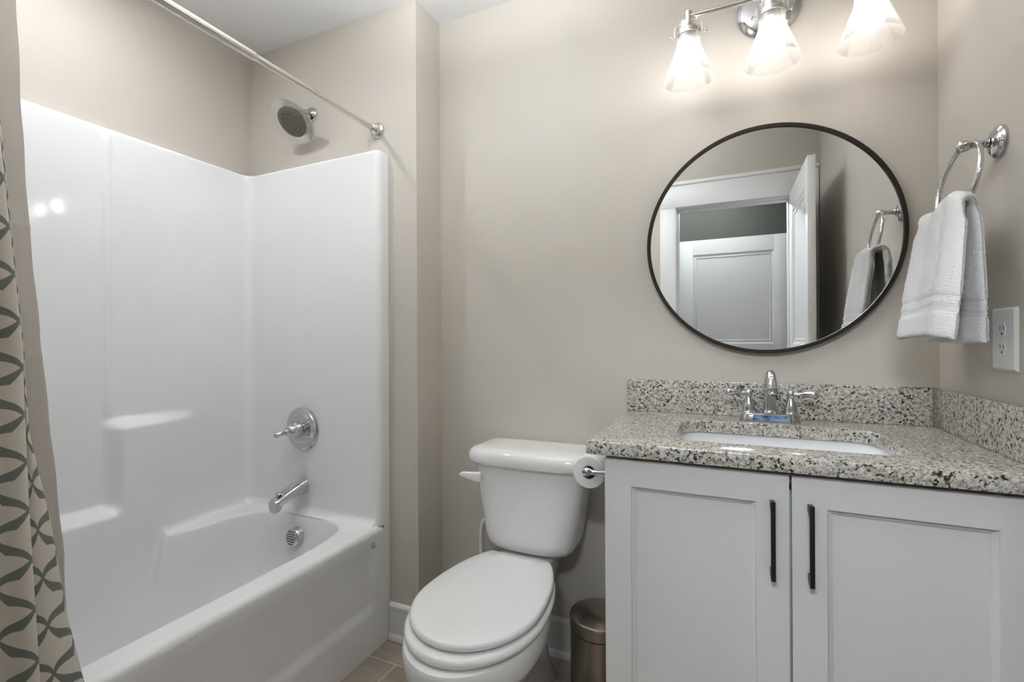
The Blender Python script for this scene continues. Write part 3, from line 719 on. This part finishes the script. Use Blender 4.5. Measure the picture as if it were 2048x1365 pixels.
# faucet
FX, FY, FZ = 0.1245, 1.567, CZ1
fa = thing('faucet', (FX, FY, FZ), 'chrome centerset faucet with two lever handles behind the sink', 'faucet')
def stadium(w, d, z, n=14):
    r_ = d/2; out = []
    for cx_, a0 in ((w/2-r_, -PI/2), (-w/2+r_, PI/2)):
        for k in range(n+1): a = a0+PI*k/n; out.append(Vector((FX+cx_+r_*cos(a), FY+r_*sin(a), z)))
    return out
obj('base', loft([stadium(0.158, 0.056, FZ+0.0003), stadium(0.158, 0.056, FZ+0.003), stadium(0.150, 0.050, FZ+0.022), stadium(0.145, 0.046, FZ+0.0245), stadium(0.120, 0.02, FZ+0.025)]), 'chrome', fa, angle=40)
fg = [[Vector((x, FY-0.0286+0.0030*(z-FZ-0.004)/0.018+0.0004*k, z)) for x, z in ((FX-0.046, FZ+0.0055), (FX+0.046, FZ+0.0055), (FX+0.044, FZ+0.0195), (FX-0.044, FZ+0.0195))] for k in (0, 4)]
obj('film_strip', loft(fg), 'film', fa, smooth=False)['label'] = 'blue protective film on the base front'
spth = smoothpath([(FX, FY+0.004, FZ+0.020), (FX, FY+0.004, FZ+0.070), (FX, FY-0.001, FZ+0.112), (FX, FY-0.020, FZ+0.135), (FX, FY-0.045, FZ+0.138), (FX, FY-0.070, FZ+0.122), (FX, FY-0.082, FZ+0.098)], 36)
rad = [0.0165-0.0035*sstep(0, 0.35, i/36)-0.0005*sstep(0.4, 0.7, i/36)+0.0022*sstep(0.72, 1, i/36) for i in range(37)]
spt = obj('spout', join(tube(spth, rad, 24), lathe([(0.020, 0.0), (0.019, 0.006), (0.0165, 0.012)], (FX, FY+0.004, FZ+0.022), (0, 0, 1), 28)), 'chrome', fa, angle=60)
obj('aerator', lathe([(0.0135, -0.002), (0.0125, 0), (0.0125, 0.010), (0.010, 0.012), (0, 0.012)], (FX, FY-0.083, FZ+0.0965), (0, -0.35, -1), 24), 'chrome', spt)
for s_ in (-1, 1):
    hx = FX+s_*0.0545
    h_ = obj('handle', lathe([(0.019, 0.022), (0.0195, 0.026), (0.017, 0.030), (0.0175, 0.036), (0.0145, 0.050), (0.009, 0.064), (0.0075, 0.070), (0.0095, 0.074), (0.0110, 0.080), (0.0095, 0.087), (0.005, 0.091), (0, 0.092)], (hx, FY, FZ), (0, 0, 1), 32), 'chrome', fa)
    lp = smoothpath([(hx+s_*0.004, FY-0.002, FZ+0.081), (hx+s_*0.020, FY-0.005, FZ+0.081), (hx+s_*0.038, FY-0.009, FZ+0.083), (hx+s_*0.056, FY-0.013, FZ+0.083), (hx+s_*0.067, FY-0.015, FZ+0.082)], 20)
    lr = [0.0055-0.0015*sstep(0, 0.25, i/20)+0.0065*sstep(0.25, 0.65, i/20)-0.0085*sstep(0.75, 1.0, i/20) for i in range(21)]
    obj('lever', tube(lp, lr, 18), 'chrome', h_, angle=60)

# round mirror
MX, MZ, MR = 0.1200, 1.4685, 0.3505
mi = thing('round_mirror', (MX, YB, MZ-MR), 'large round wall mirror with thin dark bronze frame above the sink', 'mirror')
obj('mirror_glass', lathe([(0, 0.018), (MR-0.0105, 0.018), (MR-0.0105, 0.010), (0, 0.010)], (MX, YB, MZ), (0, -1, 0), 128), 'mirror', mi, angle=20)
obj('frame', lathe([(MR-0.0115, 0.0175), (MR-0.0115, 0.0225), (MR-0.0105, 0.0235), (MR-0.001, 0.0235), (MR, 0.0225), (MR, 0.0005), (MR-0.004, 0.0005), (MR-0.0115, 0.0175)], (MX, YB, MZ), (0, -1, 0), 128), 'bronze', mi, angle=30)

# vanity light: backplate, bar, three seeded-glass lamps
BX, BY, BZ = 0.1305, 1.500, 2.128
vl = thing('vanity_light', (BX, YB, 2.175), 'polished nickel bar light with three seeded-glass cone shades above the mirror', 'wall light')
obj('backplate', lathe([(0.088, 0), (0.088, 0.008), (0.084, 0.014), (0.078, 0.018), (0.074, 0.022), (0.070, 0.0235), (0, 0.0235)], (BX+0.002, YB, 2.178), (0, -1, 0), 72), 'chrome', vl, angle=30)
obj('bar', join(lathe([(0, -0.213), (0.0072, -0.213), (0.0072, 0.213), (0, 0.213)], (BX, BY, BZ), (1, 0, 0), 20),
     tube(smoothpath([(BX, YB-0.02, 2.175), (BX, YB-0.09, 2.172), (BX, BY+0.010, 2.145), (BX, BY, BZ)], 16), 0.0075, 14)), 'nickel', vl)
SHP = [(0.0315, 2.105), (0.0315, 2.048), (0.0325, 2.038), (0.0365, 2.026), (0.0500, 1.990), (0.0685, 1.943), (0.0700, 1.938)]
for dx in (-0.2195, 0.0, 0.2235):
    x = BX+dx; c = (x, BY, 0)
    stem = obj('lamp_stem', lathe([(0, 2.142), (0.010, 2.142), (0.0105, 2.138), (0.0105, 2.112), (0.0075, 2.110), (0.0075, 2.104), (0, 2.104)], c, (0, 0, 1), 24), 'nickel', vl)
    obj('glass_shade', join(lathe(SHP+[(0.0715, 1.9385)]+[(r+0.0016, z) for r, z in SHP[-2::-1]]+[(0.0315, 2.105)], c, (0, 0, 1), 72)), 'shade', stem, angle=60)
    obj('neck_band', lathe([(0.0336, 2.082), (0.0348, 2.082), (0.0348, 2.068), (0.0336, 2.068), (0.0336, 2.082)], c, (0, 0, 1), 48), 'nickel', stem)
    yk = [Vector((x-0.039, BY, 2.074)), Vector((x-0.039, BY, 2.092)), Vector((x-0.0375, BY, 2.103)), Vector((x-0.030, BY, 2.108)), Vector((x-0.012, BY, 2.110)), Vector((x+0.012, BY, 2.110)), Vector((x+0.030, BY, 2.108)), Vector((x+0.0375, BY, 2.103)), Vector((x+0.039, BY, 2.092)), Vector((x+0.039, BY, 2.074))]
    obj('yoke', join(tube(yk, 0.0018, 10), *[lathe([(0.0018, 0), (0.0018, 0.012), (0.0045, 0.012), (0.0055, 0.015), (0.0045, 0.018), (0, 0.018)], (x+s_*0.034, BY, 2.075), (s_, 0, 0), 14) for s_ in (-1, 1)]), 'nickel', stem)
    obj('socket', lathe([(0, 2.104), (0.0215, 2.104), (0.0215, 2.082), (0.0190, 2.078), (0.0190, 2.052), (0.0165, 2.050), (0, 2.050)], c, (0, 0, 1), 32), 'nickel', stem)
    bz = 2.000
    prof = [(0.0135, 2.050), (0.0140, 2.038), (0.0185, 2.028)]+[(0.0285*sin(a), bz+0.0285*cos(a)*1.05) for a in lin(0.72, PI, 14)]
    prof[-1] = (0.0, bz-0.030)
    obj('bulb', lathe(prof, c, (0, 0, 1), 32), 'bulb', stem)

# ------------------------------------------------------------------ towel ring, towel, outlet
PY, PZ = 1.336, 1.579
tr = thing('towel_ring', (XR, PY, PZ), 'chrome towel ring on a round plate on the right wall', 'towel ring')
obj('mounting_plate', lathe([(0.0345, 0), (0.0345, 0.004), (0.032, 0.008), (0.027, 0.010), (0.025, 0.013), (0.012, 0.015), (0.010, 0.018)], (XR, PY, PZ), (-1, 0, 0), 48), 'chrome', tr)
obj('post', lathe([(0.010, 0.012), (0.0085, 0.018), (0.0105, 0.022), (0.0075, 0.028), (0.0065, 0.044), (0.0085, 0.050), (0.0115, 0.054), (0.0130, 0.061), (0.0115, 0.068), (0.007, 0.072), (0, 0.073)], (XR, PY, PZ), (-1, 0, 0), 32), 'chrome', tr)
RC = Vector((0.4675, PY-0.009, PZ-0.081)); RR = 0.083
ud = Vector((0.17, 0.05, 1)).normalized(); sd = Vector((0.05, -1, 0)); sd = (sd-ud*sd.dot(ud)).normalized()
obj('ring', tube([RC+sd*RR*cos(a)+ud*RR*sin(a) for a in lin(0, 2*PI, 73)[:-1]], 0.0048, 14, True), 'chrome', tr)
# hand towel folded over the ring: room-side half, over the ring, wall-side half
zb_ring = RC.z-RR
NU, NV = 120, 84
L1, L2, LT = 0.272, 0.285, 0.050
def towel_mid(s, t):
    """s in metres along the cloth from the room-side hem; t in -1..1 across"""
    tot = L1+LT+L2
    top = 1.455-0.020*max(0.0, abs(t+0.1)-0.35)**1.5-0.006*sin(t*4.0)
    if s < L1:
        k = s/L1; z = 1.166+(top-0.014-1.166)*k; x = 0.404+0.036*k+0.004*sin(t*5+1)*(1-k)
        w = 0.139-0.016*sstep(0.3, 0.9, k)-0.022*sstep(0.86, 1.0, k); yc = 1.314+0.014*k
    elif s < L1+LT:
        k = (s-L1)/LT; a = PI*k; x = 0.4555-0.0155*cos(a); z = top-0.014+0.016*sin(a); w = 0.101+0.004*sin(a); yc = 1.328+0.030*k
    else:
        k = 1-(s-L1-LT)/L2; z = 1.150+(top-0.014-1.150)*k; x = 0.471+0.004*(1-k)+0.003*sin(t*4)*(1-k); w = 0.128-0.007*sstep(0.3, 0.9, k)-0.016*sstep(0.86, 1.0, k); yc = 1.358+0.004*(1-k)
    y = yc+w*t
    z -= 0.007*t*t*(1 if s < L1 else -0.3)
    f = 0.004*sin(t*3.3+0.6)+0.003*sin(t*8+3*z)
    return Vector((x+f*0.7, y, z))
us_, vs_ = lin(-1, 1, NV), lin(0, L1+LT+L2, NU)
mid = [[towel_mid(s, t) for t in us_] for s in vs_]
def towel_surface(sign, th):
    out = []
    for j in range(NU):
        for i in range(NV):
            a = mid[min(j+1, NU-1)][i]-mid[max(j-1, 0)][i]; b = mid[j][min(i+1, NV-1)]-mid[j][max(i-1, 0)]
            n_ = a.cross(b).normalized()
            p = mid[j][i]; s = vs_[j]
            hem = min(s, L1+LT+L2-s)
            e = min(1.0, min(i, NV-1-i)/4.0, hem/0.010+0.15); e = sqrt(max(0.02, 1-(1-e)**2))
            band_ = 1.0-0.30*((0.050 < hem < 0.068) or (0.074 < hem < 0.090))
            fz = 0.0015*noise.noise(Vector((p.y*420, p.z*420, p.x*200+sign*9)))
            out.append(p+n_*sign*(th*e*band_+fz))
    return out
A, B = towel_surface(1, 0.0085), towel_surface(-1, 0.0085)
tv = A+B; nA = len(A); tf = []
for j in range(NU-1):
    for i in range(NV-1):
        q = (j*NV+i, j*NV+i+1, (j+1)*NV+i+1, (j+1)*NV+i); tf.append(q); tf.append(tuple(nA+k for k in reversed(q)))
for j in range(NU-1):
    for i in (0, NV-1):
        a, b = j*NV+i, (j+1)*NV+i; tf.append((a, b, nA+b, nA+a) if i == 0 else (b, a, nA+a, nA+b))
for i in range(NV-1):
    for j in (0, NU-1):
        a, b = j*NV+i, j*NV+i+1; tf.append((b, a, nA+a, nA+b) if j == 0 else (a, b, nA+b, nA+a))
tuv = []
for _ in (0, 1):
    for j in range(NU):
        for i in range(NV): tuv.append((us_[i]*0.13+_*0.5, min(vs_[j], L1+LT+L2-vs_[j])))
tw = obj('hand_towel', (tv, tf), 'towel', None, uv=tuv, angle=80, origin=(0.45, 1.34, 1.15))
bm = bmesh.new(); bm.from_mesh(tw.data); bmesh.ops.recalc_face_normals(bm, faces=bm.faces); bm.to_mesh(tw.data); bm.free()
tag(tw, 'white terry hand towel folded over the towel ring', 'towel')
# outlet
OY, OZ = 1.3155, 1.1585
ou = thing('wall_outlet', (XR, OY, OZ), 'white two-socket outlet plate on the right wall below the towel', 'outlet')
obj('cover_plate', loft([[Vector((XR-d, OY+a*(0.0455-i), OZ+b*(0.0655-i))) for a, b in ((-1, -1), (1, -1), (1, 1), (-1, 1))] for d, i in ((0.0003, 0), (0.003, 0), (0.0065, 0.005), (0.0072, 0.009))]), 'plate', ou, angle=20)
for s_ in (1, -1):
    zc = OZ+s_*0.0195
    rcp = obj('receptacle', loft([[Vector((XR-d, OY+y, zc+z)) for y, z in [(0.0135*cos(a) if abs(cos(a)) < 2 else 0, max(-0.0140, min(0.0140, 0.0175*sin(a)))) for a in lin(0, 2*PI, 33)[:-1]]] for d in (0.0070, 0.0082)]), 'plate', ou, angle=30)
    for yo, zo, hy, hz in ((0.0062, 0.004, 0.0011, 0.0042), (-0.0062, 0.004, 0.0011, 0.0036), (0.0, -0.0078, 0.0024, 0.0024)):
        obj('slot', box(XR-0.0084, XR-0.0078, OY+yo-hy, OY+yo+hy, zc+zo-hz, zc+zo+hz), 'dark', rcp, smooth=False)
obj('plate_screw', lathe([(0.0026, 0.0068), (0.0026, 0.0079), (0, 0.0081)], (XR, OY, OZ), (-1, 0, 0), 14), 'plate', ou)

# ------------------------------------------------------------------ paper holder and roll
HPX, HPY, HPZ = -0.3515, 1.300, 0.789
ph = thing('toilet_paper_holder', (VX0, 1.36, HPZ), 'chrome two-post paper holder on the left side of the vanity', 'paper holder')
def tp_post(y):
    return join(lathe([(0.024, 0), (0.024, 0.004), (0.018, 0.009), (0.010, 0.012), (0.0125, 0.030), (0.0110, 0.045), (0.0065, 0.062), (0.0075, 0.078), (0.0100, 0.084), (0.0125, 0.090), (0.0130, 0.096), (0.0110, 0.103), (0.005, 0.107), (0, 0.1075)], (VX0-0.0015, y, HPZ), (-1, 0, 0), 30))
obj('post', tp_post(HPY), 'chrome', ph)
obj('post', tp_post(HPY+0.136), 'chrome', ph)
obj('roller', lathe([(0, 0), (0.0075, 0), (0.0075, 0.130), (0, 0.130)], (HPX, HPY+0.003, HPZ), (0, 1, 0), 20), 'chrome', ph)
RO = (HPX, HPY+0.014, HPZ-0.006)
rl = thing('toilet_paper_roll', RO, 'white toilet paper roll on the holder beside the tank', 'toilet paper')
RAD = 0.0460
obj('paper', lathe([(0.0195, 0.0), (RAD-0.002, 0.0), (RAD, 0.002), (RAD, 0.103), (RAD-0.002, 0.105), (0.0195, 0.105), (0.0195, 0.0)], RO, (0, 1, 0), 72), 'paper', rl, angle=30)
obj('core', lathe([(0.0196, 0.001), (0.0188, 0.001), (0.0188, 0.104), (0.0196, 0.104)], RO, (0, 1, 0), 40), plain('grey_card_core', (0.30, 0.28, 0.25), 0.9), rl)

# ------------------------------------------------------------------ pedal bin
BXc, BYc, BR = -0.3685, 1.505, 0.0955
bn = thing('trash_can', (BXc, BYc, 0.0), 'small brushed steel pedal bin between toilet and vanity', 'trash can')
obj('base_ring', lathe([(0, 0.001), (BR+0.002, 0.001), (BR+0.003, 0.006), (BR+0.002, 0.018), (BR-0.002, 0.020)], (BXc, BYc, 0), (0, 0, 1), 56), 'black', bn)
obj('body', lathe([(BR-0.001, 0.018), (BR-0.001, 0.232), (BR-0.004, 0.234)], (BXc, BYc, 0), (0, 0, 1), 72), 'steel', bn)
obj('lid', lathe([(BR-0.002, 0.2365), (BR+0.0015, 0.2370), (BR+0.0015, 0.268), (BR-0.001, 0.273), (BR-0.006, 0.276), (0.05, 0.286), (0, 0.294)], (BXc, BYc, 0), (0, 0, 1), 72), 'steel', bn, angle=25)
pa = math.radians(205)
obj('pedal', join(box(BXc-0.128, BXc-0.088, BYc-0.075, BYc-0.035, 0.010, 0.018, 0.003)), 'black', bn)

# ------------------------------------------------------------------ above the frame: tub downlight, and a bowl light added as fill
rl_ = thing('recessed_downlight', (-1.587, 0.76, ZC), 'round white recessed downlight in the ceiling over the tub', 'ceiling light')
obj('trim_ring', lathe([(0.085, 0.0), (0.085, -0.004), (0.072, -0.008), (0.066, -0.004), (0.066, 0.0)], (-1.587, 0.76, ZC), (0, 0, 1), 48), 'trim', rl_)
obj('diffuser', lathe([(0, -0.003), (0.066, -0.003)], (-1.587, 0.76, ZC), (0, 0, 1), 48), 'lens', rl_)
fc = thing('added_fill_bowl', (-0.62, 0.78, ZC), 'added semi-flush bowl fill light hanging from the ceiling in the middle of the room', 'ceiling light')  # added fixture that holds the fill uplight
obj('fill_bowl_canopy', lathe([(0, -0.001), (0.065, -0.001), (0.065, -0.012), (0.05, -0.022), (0.012, -0.026), (0.008, -0.030), (0.008, -0.355), (0, -0.355)], (-0.62, 0.78, ZC), (0, 0, 1), 40), 'nickel', fc)
obj('fill_bowl_shade', lathe([(r, h-0.18) for r, h in [(0.205, -0.130), (0.209, -0.130), (0.205, -0.150), (0.175, -0.190), (0.11, -0.222), (0, -0.236), (0, -0.228), (0.108, -0.214), (0.170, -0.184), (0.200, -0.147), (0.205, -0.130)]], (-0.62, 0.78, ZC), (0, 0, 1), 64), 'lens', fc)
